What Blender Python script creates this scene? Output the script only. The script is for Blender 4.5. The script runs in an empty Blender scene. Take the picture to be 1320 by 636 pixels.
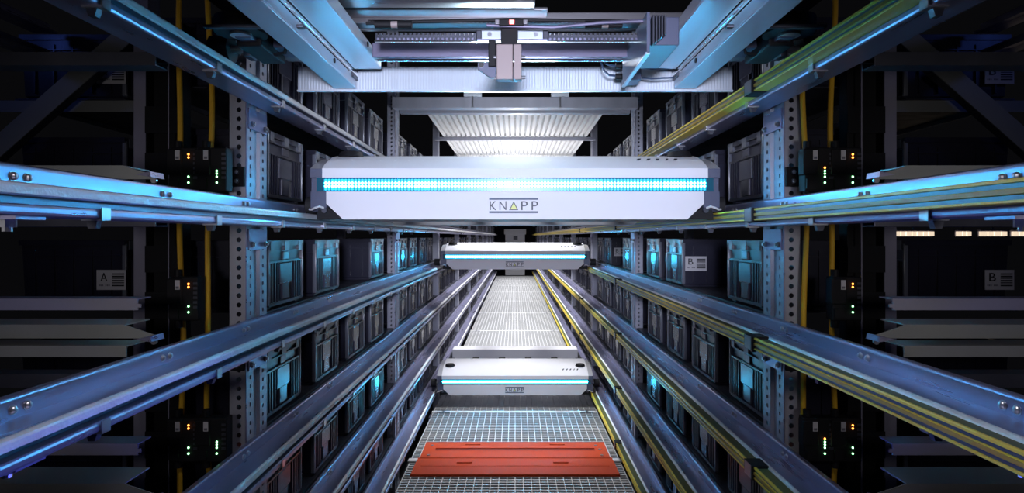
import bpy, bmesh, math, random
from mathutils import Vector, Matrix
random.seed(7)
SC = bpy.context.scene
COL = SC.collection
PI = math.pi

# ------------------------------------------------------------------ layout
F = 780.0                 # focal length in pixels of the 1320 wide frame
VPX, VPY = 664.0, 305.0   # vanishing point of the aisle
G = 0.35                  # top of the walkway grating above the slab
H = G + 1.351             # camera height
P = 0.3252                # storey height of the shuttle rails
S = 1.986                 # bay length
Y1 = 1.606                # first perforated post
XW = 0.70                 # web of the guide rails
XP = 0.714                # aisle face of the posts

# ------------------------------------------------------------------ materials
MATS = {}
def mat(name, col, rough=0.5, metal=0.0, emit=None, estr=0.0, spec=0.5, noise=None, bump=0.0, spangle=0.0, coat=0.0):
    m = bpy.data.materials.new(name); m.use_nodes = True
    nt = m.node_tree; b = nt.nodes['Principled BSDF']
    b.inputs['Base Color'].default_value = (*col, 1)
    b.inputs['Roughness'].default_value = rough
    b.inputs['Metallic'].default_value = metal
    b.inputs['Specular IOR Level'].default_value = spec
    b.inputs['Coat Weight'].default_value = coat
    if emit:
        b.inputs['Emission Color'].default_value = (*emit, 1)
        b.inputs['Emission Strength'].default_value = estr
    if noise or spangle or bump:
        tc = nt.nodes.new('ShaderNodeTexCoord')
    if noise:
        sc, amt, stretch = noise
        mp = nt.nodes.new('ShaderNodeMapping'); mp.inputs['Scale'].default_value = stretch
        nt.links.new(tc.outputs['Object'], mp.inputs['Vector'])
        n = nt.nodes.new('ShaderNodeTexNoise'); n.inputs['Scale'].default_value = sc; n.inputs['Detail'].default_value = 5
        nt.links.new(mp.outputs[0], n.inputs['Vector'])
        r = nt.nodes.new('ShaderNodeMapRange')
        r.inputs['From Min'].default_value = .3; r.inputs['From Max'].default_value = .7
        r.inputs['To Min'].default_value = max(0.02, rough - amt); r.inputs['To Max'].default_value = min(1, rough + amt)
        nt.links.new(n.outputs['Fac'], r.inputs['Value']); nt.links.new(r.outputs[0], b.inputs['Roughness'])
        mx = nt.nodes.new('ShaderNodeMix'); mx.data_type = 'RGBA'
        mx.inputs['A'].default_value = (*[c*.82 for c in col], 1); mx.inputs['B'].default_value = (*[min(1, c*1.15) for c in col], 1)
        nt.links.new(n.outputs['Fac'], mx.inputs['Factor']); nt.links.new(mx.outputs['Result'], b.inputs['Base Color'])
    if spangle or bump:
        v = nt.nodes.new('ShaderNodeTexVoronoi'); v.inputs['Scale'].default_value = spangle or 120
        nt.links.new(tc.outputs['Object'], v.inputs['Vector'])
        bp = nt.nodes.new('ShaderNodeBump'); bp.inputs['Strength'].default_value = bump or .2; bp.inputs['Distance'].default_value = .002
        nt.links.new(v.outputs['Distance'], bp.inputs['Height']); nt.links.new(bp.outputs[0], b.inputs['Normal'])
    MATS[name] = m
    return m
M = MATS
mat('galvanised', (.34, .335, .49), .34, .75, noise=(6, .10, (6, .6, 6)))
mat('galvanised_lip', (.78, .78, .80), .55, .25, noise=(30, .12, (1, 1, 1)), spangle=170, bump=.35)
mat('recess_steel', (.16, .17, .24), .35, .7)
mat('post_steel', (.44, .45, .53), .42, .35, noise=(9, .08, (2, 2, .5)))
mat('grey_paint', (.33, .32, .41), .55, .1)
mat('dark_steel', (.07, .073, .095), .45, .6, noise=(8, .1, (1, 1, 1)))
mat('tray_zinc', (.26, .27, .265), .5, .2, noise=(5, .12, (1, 1, 1)))
mat('tote_plastic', (.024, .024, .044), .32, 0, noise=(12, .06, (1, 1, .3)))
mat('tote_gloss', (.060, .060, .092), .24, 0)
mat('tote_edge', (.17, .18, .22), .24, 0)
mat('card_white', (.62, .61, .63), .6)
mat('ink', (.012, .012, .016), .6)
mat('ink_grey', (.16, .16, .19), .6)
mat('shuttle_white', (.80, .80, .85), .55, 0, spec=.15)
mat('shuttle_grey', (.44, .44, .48), .42, .1)
mat('cap_blue_grey', (.10, .11, .17), .38, .1)
mat('black_plastic', (.009, .009, .011), .6, spec=.25)
mat('rubber', (.02, .02, .022), .7)
mat('logo_blue', (.045, .07, .13), .5)
mat('logo_black', (.012, .016, .035), .5)
mat('logo_yellow', (.72, .74, .25), .5)
mat('conductor_yellow', (.80, .61, .06), .36, 0)
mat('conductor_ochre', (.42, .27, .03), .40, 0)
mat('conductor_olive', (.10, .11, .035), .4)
mat('conductor_grey', (.13, .15, .17), .32, .4)
mat('cable_yellow', (.88, .50, .03), .45)
mat('grating_zinc', (.58, .58, .59), .5, .15)
mat('ceiling_zinc', (.80, .80, .80), .6, .0)
mat('red_plate', (.50, .065, .022), .55, .0, spec=.06, noise=(40, .07, (4, .4, 1)))
mat('red_dark', (.22, .02, .012), .5)
mat('chrome', (.78, .78, .80), .16, 1.0)
mat('bolt_zinc', (.55, .56, .60), .28, .9)
mat('motor_taupe', (.30, .24, .235), .5, .1)
mat('panel_frost', (.62, .68, .76), .38, .15)
mat('alu', (.27, .26, .275), .32, .85, noise=(4, .06, (.3, 6, 6)))
mat('violet_steel', (.17, .155, .23), .40, .5)
mat('arm_steel', (.56, .61, .70), .34, .25, noise=(5, .04, (5, .3, 1)))
mat('slab_concrete', (.05, .05, .055), .8, noise=(3, .1, (1, 1, 1)))
mat('wall_dark', (.04, .042, .055), .8)
mat('led_orange', (.9, .3, .05), .4, emit=(1, .28, .04), estr=7)
mat('led_green', (.3, .9, .4), .4, emit=(.35, 1, .45), estr=5)
mat('led_red', (.9, .1, .1), .4, emit=(1, .12, .12), estr=8)
mat('bay_glow_warm', (.9, .85, .7), .4, emit=(1, .80, .58), estr=.9)  # stands in for the glow of the bright far bay
mat('tube_white', (.9, .9, .9), .4, emit=(.93, .96, 1), estr=22)
mat('strip_cover', (.01, .10, .16), .25, 0, coat=.3)

# light strip: a board of round LEDs behind a tinted cover (the board itself glows a little)
def led_mat():
    m = bpy.data.materials.new('led_board'); m.use_nodes = True
    nt = m.node_tree; b = nt.nodes['Principled BSDF']
    b.inputs['Base Color'].default_value = (.01, .16, .24, 1); b.inputs['Roughness'].default_value = .3
    tc = nt.nodes.new('ShaderNodeTexCoord'); sp = nt.nodes.new('ShaderNodeSeparateXYZ')
    nt.links.new(tc.outputs['Object'], sp.inputs[0])
    def math_(op, a, bb=None):
        n = nt.nodes.new('ShaderNodeMath'); n.operation = op
        for i, v in enumerate((a, bb)):
            if v is None: continue
            if isinstance(v, (int, float)): n.inputs[i].default_value = v
            else: nt.links.new(v, n.inputs[i])
        return n.outputs[0]
    px, pz = 1.154/116, .0092
    fx = math_('SUBTRACT', math_('FRACT', math_('ADD', math_('DIVIDE', sp.outputs['X'], px), 1000.5)), .5)
    fz = math_('SUBTRACT', math_('FRACT', math_('ADD', math_('DIVIDE', sp.outputs['Z'], pz), 1000.0)), .5)
    d = math_('SQRT', math_('ADD', math_('POWER', math_('MULTIPLY', fx, px/pz), 2), math_('POWER', fz, 2)))
    core = nt.nodes.new('ShaderNodeMapRange'); core.interpolation_type = 'SMOOTHSTEP'
    core.inputs['From Min'].default_value = .50; core.inputs['From Max'].default_value = .22
    nt.links.new(d, core.inputs['Value'])
    # the middle rows burn at full power, the edge rows are dimmed
    row = nt.nodes.new('ShaderNodeMapRange'); row.interpolation_type = 'SMOOTHSTEP'
    row.inputs['From Min'].default_value = .0105; row.inputs['From Max'].default_value = .0085
    row.inputs['To Min'].default_value = .012; row.inputs['To Max'].default_value = 1
    nt.links.new(math_('ABSOLUTE', sp.outputs['Z']), row.inputs['Value'])
    st = math_('ADD', math_('MULTIPLY', math_('MULTIPLY', core.outputs[0], row.outputs[0]), LED_STR), .35)
    b.inputs['Emission Color'].default_value = (.022, .44, .82, 1)
    nt.links.new(st, b.inputs['Emission Strength'])
    MATS['led_board'] = m
LED_STR = 185.0
led_mat()

# ------------------------------------------------------------------ mesh builder
class MB:
    def __init__(s):
        s.v = []; s.f = []; s.m = []; s.mats = []
    def _mi(s, m):
        if m not in s.mats: s.mats.append(m)
        return s.mats.index(m)
    def add(s, vs, fs, m):
        o = len(s.v); s.v += [tuple(v) for v in vs]
        k = s._mi(m)
        for f in fs: s.f.append(tuple(o+i for i in f)); s.m.append(k)
        return s
    def box(s, x0, x1, y0, y1, z0, z1, m):
        x0, x1 = min(x0, x1), max(x0, x1); y0, y1 = min(y0, y1), max(y0, y1); z0, z1 = min(z0, z1), max(z0, z1)
        vs = [(x0,y0,z0),(x1,y0,z0),(x1,y1,z0),(x0,y1,z0),(x0,y0,z1),(x1,y0,z1),(x1,y1,z1),(x0,y1,z1)]
        return s.add(vs, [(3,2,1,0),(4,5,6,7),(0,1,5,4),(1,2,6,5),(2,3,7,6),(3,0,4,7)], m)
    def cbox(s, x0, x1, y0, y1, z0, z1, m, c=.004):
        """box with all twelve edges chamfered"""
        bm = bmesh.new()
        bmesh.ops.create_cube(bm, size=1)
        for v in bm.verts:
            v.co = Vector(((x0+x1)/2 + v.co.x*abs(x1-x0), (y0+y1)/2 + v.co.y*abs(y1-y0), (z0+z1)/2 + v.co.z*abs(z1-z0)))
        bmesh.ops.bevel(bm, geom=list(bm.edges), offset=c, segments=2, affect='EDGES', profile=.5)
        bm.verts.index_update()
        s.add([v.co[:] for v in bm.verts], [[v.index for v in f.verts] for f in bm.faces], m)
        bm.free(); return s
    def prism(s, pts, a, b, axis, m):
        """closed outline pts (2-D) extruded from a to b along axis. axis X: pts=(y,z); Y: pts=(x,z); Z: pts=(x,y)"""
        def P3(p, t):
            return {'X': (t, p[0], p[1]), 'Y': (p[0], t, p[1]), 'Z': (p[0], p[1], t)}[axis]
        n = len(pts)
        vs = [P3(p, a) for p in pts] + [P3(p, b) for p in pts]
        area = sum(pts[i][0]*pts[(i+1)%n][1] - pts[(i+1)%n][0]*pts[i][1] for i in range(n))
        flip = (area > 0) == (b > a)
        if axis == 'Y': flip = not flip
        fs = []
        for i in range(n):
            j = (i+1) % n
            fs.append((i, j, n+j, n+i) if flip else (j, i, n+i, n+j))
        fs.append(tuple(range(n))[::-1] if flip else tuple(range(n)))
        fs.append(tuple(range(n, 2*n)) if flip else tuple(range(n, 2*n))[::-1])
        return s.add(vs, fs, m)
    def sheet(s, line, t, a, b, m, axis='Y', mats=None):
        """folded sheet of thickness t along an open 2-D line, extruded"""
        n = len(line); L = [Vector(p) for p in line]; off = []
        for i in range(n):
            d1 = (L[i]-L[i-1]).normalized() if i > 0 else None
            d2 = (L[i+1]-L[i]).normalized() if i < n-1 else None
            if d1 is None: d1 = d2
            if d2 is None: d2 = d1
            n1 = Vector((-d1.y, d1.x)); n2 = Vector((-d2.y, d2.x))
            nn = n1+n2
            if nn.length < 1e-6: nn = n1
            nn.normalize(); k = max(.4, nn.dot(n1))
            off.append(L[i] + nn*(t/k))
        for i in range(n-1):
            q = [L[i], L[i+1], off[i+1], off[i]]
            s.prism([tuple(p) for p in q], a, b, axis, (mats or {}).get(i, m))
        return s
    def cyl(s, c, r, h, axis, m, n=16, r2=None):
        r2 = r if r2 is None else r2
        vs = []; 
        for t, rr in ((0, r), (h, r2)):
            for i in range(n):
                a = 2*PI*i/n; u, w = rr*math.cos(a), rr*math.sin(a)
                d = {'X': (t, u, w), 'Y': (w, t, u), 'Z': (u, w, t)}[axis]
                vs.append((c[0]+d[0], c[1]+d[1], c[2]+d[2]))
        fs = [(i, (i+1) % n, n+(i+1) % n, n+i) for i in range(n)] + [tuple(range(n))[::-1], tuple(range(n, 2*n))]
        return s.add(vs, fs, m)
    def ball(s, c, r, m, n=8, sx=1, sy=1, sz=1):
        vs = []; fs = []
        k = n//2
        for i in range(k+1):
            for j in range(n):
                a = PI*i/k; b = 2*PI*j/n
                vs.append((c[0]+sx*r*math.sin(a)*math.cos(b), c[1]+sy*r*math.sin(a)*math.sin(b), c[2]+sz*r*math.cos(a)))
        for i in range(k):
            for j in range(n):
                fs.append((i*n+j, (i+1)*n+j, (i+1)*n+(j+1) % n, i*n+(j+1) % n))
        return s.add(vs, fs, m)
    def tube(s, pts, r, m, n=8):
        pts = [Vector(p) for p in pts]; vs = []; fs = []
        for i, p in enumerate(pts):
            d = (pts[min(i+1, len(pts)-1)] - pts[max(i-1, 0)]).normalized()
            up = Vector((0, 0, 1)) if abs(d.z) < .9 else Vector((0, 1, 0))
            u = d.cross(up).normalized(); w = d.cross(u).normalized()
            for j in range(n):
                a = 2*PI*j/n; vs.append(p + u*r*math.cos(a) + w*r*math.sin(a))
        for i in range(len(pts)-1):
            for j in range(n):
                fs.append((i*n+j, i*n+(j+1) % n, (i+1)*n+(j+1) % n, (i+1)*n+j))
        fs.append(tuple(range(n))[::-1]); fs.append(tuple(range((len(pts)-1)*n, len(pts)*n)))
        return s.add(vs, fs, m)
    def perforated(s, o, u, w, width, height, cols, pitch, r, m, z0=.012):
        """sheet with real octagonal holes: o corner, u across, w up; cols = hole centres across"""
        o, u, w = Vector(o), Vector(u), Vector(w)
        edges = [0] + [(cols[i]+cols[i+1])/2 for i in range(len(cols)-1)] + [width]
        rows = int(height/pitch)
        for ci, cx in enumerate(cols):
            a, b = edges[ci], edges[ci+1]
            for k in range(rows):
                z = k*pitch; q = [(a, z), (cx, z), (b, z), (b, z+pitch/2), (b, z+pitch), (cx, z+pitch), (a, z+pitch), (a, z+pitch/2)]
                cz = z+pitch/2
                h = [(cx+r*math.cos(PI*(-.75+.25*i)), cz+r*math.sin(PI*(-.75+.25*i))) for i in range(8)]
                vs = [o+u*p[0]+w*p[1] for p in q+h]
                s.add(vs, [(i, (i+1) % 8, 8+(i+1) % 8, 8+i) for i in range(8)], m)
        top = rows*pitch
        if height-top > 1e-4:
            s.add([o+w*top, o+u*width+w*top, o+u*width+w*height, o+w*height], [(0, 1, 2, 3)], m)
        return s
    def flipx(s):
        s.v = [(-x, y, z) for x, y, z in s.v]; s.f = [f[::-1] for f in s.f]; return s
    def obj(s, name, parent=None, loc=(0, 0, 0), smooth=False, fixn=False):
        me = bpy.data.meshes.new(name)
        me.from_pydata(s.v, [], s.f)
        for k in s.mats: me.materials.append(M[k])
        me.polygons.foreach_set('material_index', s.m)
        if fixn:
            bm = bmesh.new(); bm.from_mesh(me); bmesh.ops.recalc_face_normals(bm, faces=bm.faces); bm.to_mesh(me); bm.free()
        if smooth:
            me.shade_smooth(); me.set_sharp_from_angle(angle=math.radians(35))
        me.update()
        o = bpy.data.objects.new(name, me); COL.objects.link(o)
        o.location = loc
        if parent: o.parent = parent
        return o

def text_mesh(mb, txt, x0, x1, z0, z1, y, m, th=.0008):
    """letters fitted into a box of the XZ plane, facing -Y"""
    cu = bpy.data.curves.new('t', 'FONT'); cu.body = txt; cu.extrude = .02; cu.resolution_u = 3
    ob = bpy.data.objects.new('t', cu); COL.objects.link(ob)
    dg = bpy.context.evaluated_depsgraph_get(); dg.update()
    me = bpy.data.meshes.new_from_object(ob.evaluated_get(dg))
    xs = [v.co.x for v in me.vertices]; ys = [v.co.y for v in me.vertices]
    ax, bx, ay, by = min(xs), max(xs), min(ys), max(ys)
    vs = []
    for v in me.vertices:
        vs.append((x0+(v.co.x-ax)/(bx-ax)*(x1-x0), y-(v.co.z/.02)*th, z0+(v.co.y-ay)/(by-ay)*(z1-z0)))
    mb.add(vs, [tuple(p.vertices) for p in me.polygons], m)
    bpy.data.objects.remove(ob); bpy.data.curves.remove(cu); bpy.data.meshes.remove(me)
    return mb

def thing(name, label, cat, loc=(0, 0, 0), group=None, rz=0):
    o = bpy.data.objects.new(name, None); COL.objects.link(o)
    o.empty_display_size = .05
    o.location = loc; o.rotation_euler = (0, 0, rz)
    return tag(o, label, cat, group)
def tag(o, label, cat, group=None, kind=None):
    o['label'] = label; o['category'] = cat
    if group: o['group'] = group
    if kind: o['kind'] = kind
    return o
def struct(o):
    o['kind'] = 'structure'; return o
def dup(root, loc, label, rz=None, group=None):
    r = root.copy(); COL.objects.link(r); r.location = loc
    if rz is not None: r.rotation_euler = (0, 0, rz)
    r['label'] = label
    if group: r['group'] = group
    for ch in list(root.children):
        c = ch.copy(); COL.objects.link(c); c.parent = r
        for g in list(ch.children):
            d = g.copy(); COL.objects.link(d); d.parent = c
    return r

ORD = ['first', 'second', 'third', 'fourth', 'fifth', 'sixth', 'seventh', 'eighth', 'ninth', 'tenth', 'eleventh', 'twelfth']
SIDE = {-1: 'left', 1: 'right'}
# shelf names, counted from the big shuttle in the middle of the picture
LV = {2: 'two levels above large shuttle', 1: 'one level above large shuttle', 0: 'level with the large shuttle', -1: 'one level below large shuttle',
      -2: 'two levels below large shuttle', -3: 'three levels below large shuttle', -4: 'lowest level above floor'}
LEVELS = [1, 0, -1, -2, -3, -4]
YEND = 21.6

# ------------------------------------------------------------------ guide rails
def rail_body():
    mb = MB()
    line = [(.7125, .1004), (.7040, .1004), (.7022, .0998), (.7008, .0986), (.7002, .0970), (.70, .0950),
            (.70, .0690), (.6440, .0690), (.6405, .0684), (.6380, .0668), (.6370, .0645), (.6370, .0567), (.6390, .0555), (.655, .0545),
            (.655, .0405), (.6440, .0403), (.6370, .0400), (.6350, .0390), (.6340, .0370), (.6340, .0320), (.6350, .0300), (.6370, .0290),
            (.6450, .0288), (.70, .0290), (.70, .0360)]
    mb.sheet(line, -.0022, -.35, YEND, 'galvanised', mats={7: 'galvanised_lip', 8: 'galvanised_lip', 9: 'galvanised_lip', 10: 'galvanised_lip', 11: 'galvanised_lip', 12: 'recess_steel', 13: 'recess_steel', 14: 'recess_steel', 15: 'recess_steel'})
    mb.box(.7001, .7022, -.35, YEND, .034, .069, 'galvanised')
    # dark boxes painted over the web foot for the shade in its square slots
    y = 1.93
    while y < 9:
        mb.box(.6985, .7005, y, y+.014, .0735, .0805, 'black_plastic'); y += .212
    # lengthwise sheet joints on the lip
    for y in (1.02, 3.02, 5.0, 7.0):
        mb.box(.6362, .640, y, y+.004, .056, .067, 'dark_steel')
    return mb
def bolt_pair(y):
    mb = MB()
    for d in (-.0125, .0125):
        mb.cyl((.7, y+d, .084), .0075, -.003, 'X', 'bolt_zinc', 14)
        mb.ball((.6965, y+d, .084), .0062, 'bolt_zinc', 10, sx=.8)
    return mb
def clip(y):
    mb = MB()
    mb.box(.628, .660, y, y+.020, .0240, .0275, 'bolt_zinc')
    mb.box(.628, .6305, y, y+.020, .0240, .044, 'bolt_zinc')
    mb.prism([(.638, .0242), (.656, .0242), (.652, .012), (.642, .012)], y+.004, y+.016, 'Y', 'dark_steel')
    return mb
def joint_plate():
    mb = MB()
    mb.box(.640, .765, .775, .825, .0222, .0282, 'galvanised')
    mb.cyl((.672, .80, .0222), .0115, -.010, 'Z', 'bolt_zinc', 6)
    mb.cyl((.672, .80, .0125), .006, -.006, 'Z', 'bolt_zinc', 10)
    return mb
def conductor():
    """yellow power rail clipped to the lip: three ribs with two grey collector strips between"""
    mb = MB()
    prof = [(.6350, .0640), (.6350, .0400), (.6010, .0400), (.6000, .0410), (.6000, .0440), (.6060, .0440), (.6060, .0505), (.6000, .0510), (.6000, .0580),
            (.6060, .0585), (.6060, .0650), (.6000, .0655), (.6000, .0695), (.6010, .0705), (.6055, .0705), (.6060, .0640), (.6340, .0640)]
    mb.prism(prof, -.35, YEND, 'Y', 'conductor_yellow')
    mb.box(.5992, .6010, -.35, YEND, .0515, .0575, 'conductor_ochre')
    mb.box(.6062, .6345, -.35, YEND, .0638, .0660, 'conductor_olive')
    return mb
def strip(z0, z1):
    return MB().box(.6035, .6075, -.35, YEND, z0, z1, 'conductor_grey')
def conductor_joint(y):
    mb = MB()
    mb.box(.596, .637, y, y+.055, .0375, .0725, 'black_plastic')
    mb.box(.5945, .5965, y+.006, y+.049, .0385, .0715, 'conductor_grey')
    return mb

def make_rail(s):
    t = thing('guide_rail', 'x', 'rail', (0, 0, H), 'steel shuttle guide rails along the aisle')
    def put(mb, name, smooth=False):
        if s < 0: mb.flipx()
        return mb.obj(name, t, smooth=smooth, fixn=True)
    put(rail_body(), 'rail_profile', True)
    for n in range(-1, 5):
        put(bolt_pair(.853+.357*n), 'bolt_pair', True)
    for n in range(-1, 9):
        put(clip(.92+.357*n), 'clip')
    put(joint_plate(), 'joint_plate')
    if s > 0:
        c = put(conductor(), 'conductor_rail'); c['label'] = 'yellow plastic conductor rail'
        for z in ((.0442, .0502), (.0588, .0648)):
            c = put(strip(*z), 'collector_strip'); c['label'] = 'grey collector strip'
        for y in (1.52, 3.6, 5.6):
            put(conductor_joint(y), 'joint_cover')
    return t
RAIL_LABEL = {-1: 'bare steel guide rail on the left rack, %s', 1: 'guide rail with yellow conductor strips on the right rack, %s'}
for s in (-1, 1):
    r0 = make_rail(s); r0.location = (0, 0, H + P*LEVELS[0]); r0['label'] = RAIL_LABEL[s] % LV[LEVELS[0]]
    for k in LEVELS[1:]:
        dup(r0, (0, 0, H+P*k), RAIL_LABEL[s] % LV[k])

# ------------------------------------------------------------------ perforated posts
PH = 2.95                 # post height above the slab
def make_post(s):
    t = thing('rack_post', 'x', 'post', (0, 0, 0), 'perforated steel rack posts')
    mb = MB()
    pitch = .0247; d = .133; w = .046
    # aisle face with a raised middle rib and two columns of holes
    mb.perforated((XP, .0, 0), (0, 1, 0), (0, 0, 1), .046, PH, [.026], pitch, .0058, 'post_steel')
    mb.perforated((XP, .087, 0), (0, 1, 0), (0, 0, 1), .046, PH, [.020], pitch, .0058, 'post_steel')
    mb.prism([(XP, .046), (XP+.009, .050), (XP+.009, .083), (XP, .087), (XP+.0105, .087), (XP+.0105, .046)], 0, PH, 'Z', 'post_steel')
    # face towards the viewer and the one behind
    mb.perforated((XP, 0, 0), (1, 0, 0), (0, 0, 1), w, PH, [.019], pitch, .0068, 'post_steel')
    mb.perforated((XP, d, 0), (1, 0, 0), (0, 0, 1), w, PH, [.019], pitch, .0068, 'post_steel')
    mb.box(XP+w-.002, XP+w, 0, d, 0, PH, 'post_steel')
    mb.box(XP, XP+w, 0, d, PH-.002, PH, 'post_steel')
    mb.box(XP-.0015, XP+.0015, -.0015, .0025, 0, PH, 'galvanised')      # bright rolled corner
    if s < 0: mb.flipx()
    mb.obj('column', t)
    for k in LEVELS:
        b = MB(); z = H+P*k
        b.box(XP-.004, XP, .010, .125, z-.036, z+.019, 'galvanised')
        for y in (.026, .109):
            b.cyl((XP-.004, y, z-.022), .008, -.006, 'X', 'bolt_zinc', 6)
            b.cyl((XP-.010, y, z-.022), .0045, -.004, 'X', 'bolt_zinc', 8)
        if s < 0: b.flipx()
        b.obj('bracket', t, fixn=True)
    return t
def post_label(s, i):
    return f'perforated steel post in the {SIDE[s]} rack, {ORD[i]} one into the aisle'
NPOST = 10
POST0 = {}
for s in (-1, 1):
    p0 = make_post(s); POST0[s] = p0
    p0.location = (0, Y1, 0); p0['label'] = post_label(s, 0)
    for i in range(1, NPOST):
        dup(p0, (0, Y1+S*i, 0), post_label(s, i))
    # black cover plates with two screws on the nearest post
    for zr in (.158, -.329):
        b = MB(); z = H+zr
        b.cbox(s*(XP+.001), s*(XP+.038), -.010, -.0005, z-.026, z+.026, 'black_plastic', .002)
        for dz in (-.012, .012):
            b.cyl((s*(XP+.020), -.010, z+dz), .0072, -.004, 'Y', 'dark_steel', 12)
            b.ball((s*(XP+.020), -.0145, z+dz), .0055, 'bolt_zinc', 8, sy=.6)
        b.obj('cover_plate', p0, fixn=True)

# rear uprights of the racks, plain grey
def make_rear(s):
    mb = MB()
    x0, x1 = 1.062, 1.103
    mb.box(x0, x1, 0, .002, 0, PH, 'grey_paint'); mb.box(x0, x0+.002, .002, .06, 0, PH, 'grey_paint'); mb.box(x1-.002, x1, .002, .06, 0, PH, 'grey_paint')
    mb.box(x0, x0+.012, .058, .06, 0, PH, 'grey_paint'); mb.box(x1-.012, x1, .058, .06, 0, PH, 'grey_paint')
    if s < 0: mb.flipx()
    return mb
for s in (-1, 1):
    r = make_rear(s).obj('rear_upright', loc=(0, 1.75, 0))
    tag(r, f'plain grey upright at the back of the {SIDE[s]} rack, beside the yellow cables', 'post', 'plain grey rear uprights')
    # second one, at the back of the next bay
    r2 = r.copy(); COL.objects.link(r2); r2.location = (0, 1.75+S, 0)
    r2['label'] = f'plain grey upright at the back of the {SIDE[s]} rack, behind the second perforated post'

# ------------------------------------------------------------------ totes
TW, TD, TH = .30, .335, .205      # along the aisle, into the rack, height
def tote_parts(t, detail=True):
    """origin at the middle of the base, aisle face towards +X"""
    xf = TD/2
    b = MB()
    def ring(z, e): return [(-TD/2+e, -TW/2+e, z), (TD/2-e, -TW/2+e, z), (TD/2-e, TW/2-e, z), (-TD/2+e, TW/2-e, z)]
    vs = ring(.006, .020) + ring(.012, .012) + ring(TH-.004, .006) + ring(TH-.004, .012) + ring(.016, .018)
    fs = [(3, 2, 1, 0)]
    for a in (0, 4, 8, 12):
        for i in range(4):
            j = (i+1) % 4; fs.append((a+i, a+j, a+4+j, a+4+i))
    fs.append((16, 17, 18, 19))
    b.add(vs, fs, 'tote_plastic')
    for y in (-.118, .118):                                       # skids under the base
        b.box(-TD/2+.03, TD/2-.012, y-.016, y+.016, 0, .008, 'tote_plastic')
    # vertical ribs on the aisle face
    for y in (-.125, -.108, -.088, .088, .108, .125, -.069, .069):
        b.box(xf-.014, xf-.001, y-.0025, y+.0025, .012, TH-.066, 'tote_plastic')
    b.box(xf-.014, xf-.0005, -TW/2+.006, TW/2-.006, TH-.068, TH-.062, 'tote_plastic')
    b.box(xf-.014, xf-.0005, -TW/2+.006, TW/2-.006, TH-.034, TH-.030, 'tote_plastic')
    b.box(xf-.014, xf-.0005, -TW/2+.012, TW/2-.012, .008, .018, 'tote_plastic')
    # ribs on the two sides
    for sy in (-1, 1):
        for x in (-.12, -.06, 0, .06, .12):
            b.box(x-.0025, x+.0025, sy*(TW/2-.012), sy*(TW/2-.003), .02, TH-.03, 'tote_plastic')
        b.box(-TD/2+.012, TD/2-.012, sy*(TW/2-.012), sy*(TW/2-.001), TH-.050, TH-.046, 'tote_plastic')
    b.obj('body', t, fixn=True)
    r = MB()
    e = .013
    r.box(-TD/2, TD/2, -TW/2, -TW/2+e, TH-.016, TH, 'tote_plastic'); r.box(-TD/2, TD/2, TW/2-e, TW/2, TH-.016, TH, 'tote_plastic')
    r.box(-TD/2, -TD/2+e, -TW/2+e, TW/2-e, TH-.016, TH, 'tote_plastic'); r.box(TD/2-e, TD/2, -TW/2+e, TW/2-e, TH-.016, TH, 'tote_plastic')
    for y, w in ((-.115, .014), (0, .019), (.115, .014)):          # light ribs under the rim
        r.box(xf-.010, xf+.0012, y-w, y+w, TH-.030, TH-.002, 'tote_edge')
    r.obj('rim', t)
    if detail:
        for sy in (-1, 1):
            c = MB().cbox(xf-.012, xf+.0018, sy*(TW/2-.010)-.0055, sy*(TW/2-.010)+.0055, .012, TH-.010, 'tote_edge', .003).obj('corner_rib', t, smooth=True)
        p = MB()
        p.cbox(xf-.012, xf-.0015, -.052, .052, .070, TH-.070, 'tote_gloss', .003)
        p.cbox(xf-.012, xf-.0022, -.030, .030, .020, .074, 'tote_gloss', .003)
        p.cbox(xf-.012, xf-.0022, -.024, .024, TH-.062, TH-.034, 'tote_gloss', .003)
        p.obj('front_panel', t)
def label_card(letter):
    """white card with letter and bar code, centred, facing -Y"""
    mb = MB(); w, h = .092, .063
    mb.box(-w/2, w/2, -.0012, 0, -h/2, h/2, 'card_white')
    text_mesh(mb, letter, -w/2+.013, -w/2+.034, -.004, .022, -.0015, 'ink')
    bars = [(.0165, .0045), (.0085, .0050), (.0025, .0022), (-.0045, .0050), (-.0110, .0030), (-.0150, .0022), (-.0200, .0042)]
    for z, hh in bars:
        mb.box(.003, .041, -.0016, -.0010, z-hh/2+.002, z+hh/2+.002, 'ink')
    return mb
def digits(mb):
    # the faint number line under the letter is too small to read in the photo: grey dashes
    w, h = .092, .063
    for i in range(7):
        if i == 3: continue
        x = -w/2+.007+i*.0052
        mb.box(x, x+.0036, -.0015, -.0010, -.0195, -.0150, 'ink_grey')
    return mb

tote0 = thing('storage_tote', 'x', 'tote', (0, 0, 0), 'dark plastic totes in the aisle racks')
tote_parts(tote0)
tote_far = thing('storage_tote', 'x', 'tote', (0, 0, 0), 'dark plastic totes in the aisle racks')
tote_parts(tote_far, False)
BASE = .108               # top of the shelf above the level datum
XT = .722 + TD/2
EMPTY = {(-1, -1, 0, 2), (1, -1, 0, 1), (1, -1, 1, 1)}
used = {0: False, 1: False}
LVS = {1: 'shelf one above large shuttle', 0: 'shelf beside large shuttle', -1: 'shelf one below large shuttle', -2: 'shelf two below large shuttle',
       -3: 'shelf three below large shuttle', -4: 'lowest shelf'}
def place_tote(s, x, y, z, label, far=False, rz=None):
    src = tote_far if far else tote0
    rz = (0 if s < 0 else PI) if rz is None else rz
    k = 1 if far else 0
    if not used[k]:
        used[k] = True; src.location = (x, y, z); src.rotation_euler = (0, 0, rz); src['label'] = label; return src
    return dup(src, (x, y, z), label, rz)
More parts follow.
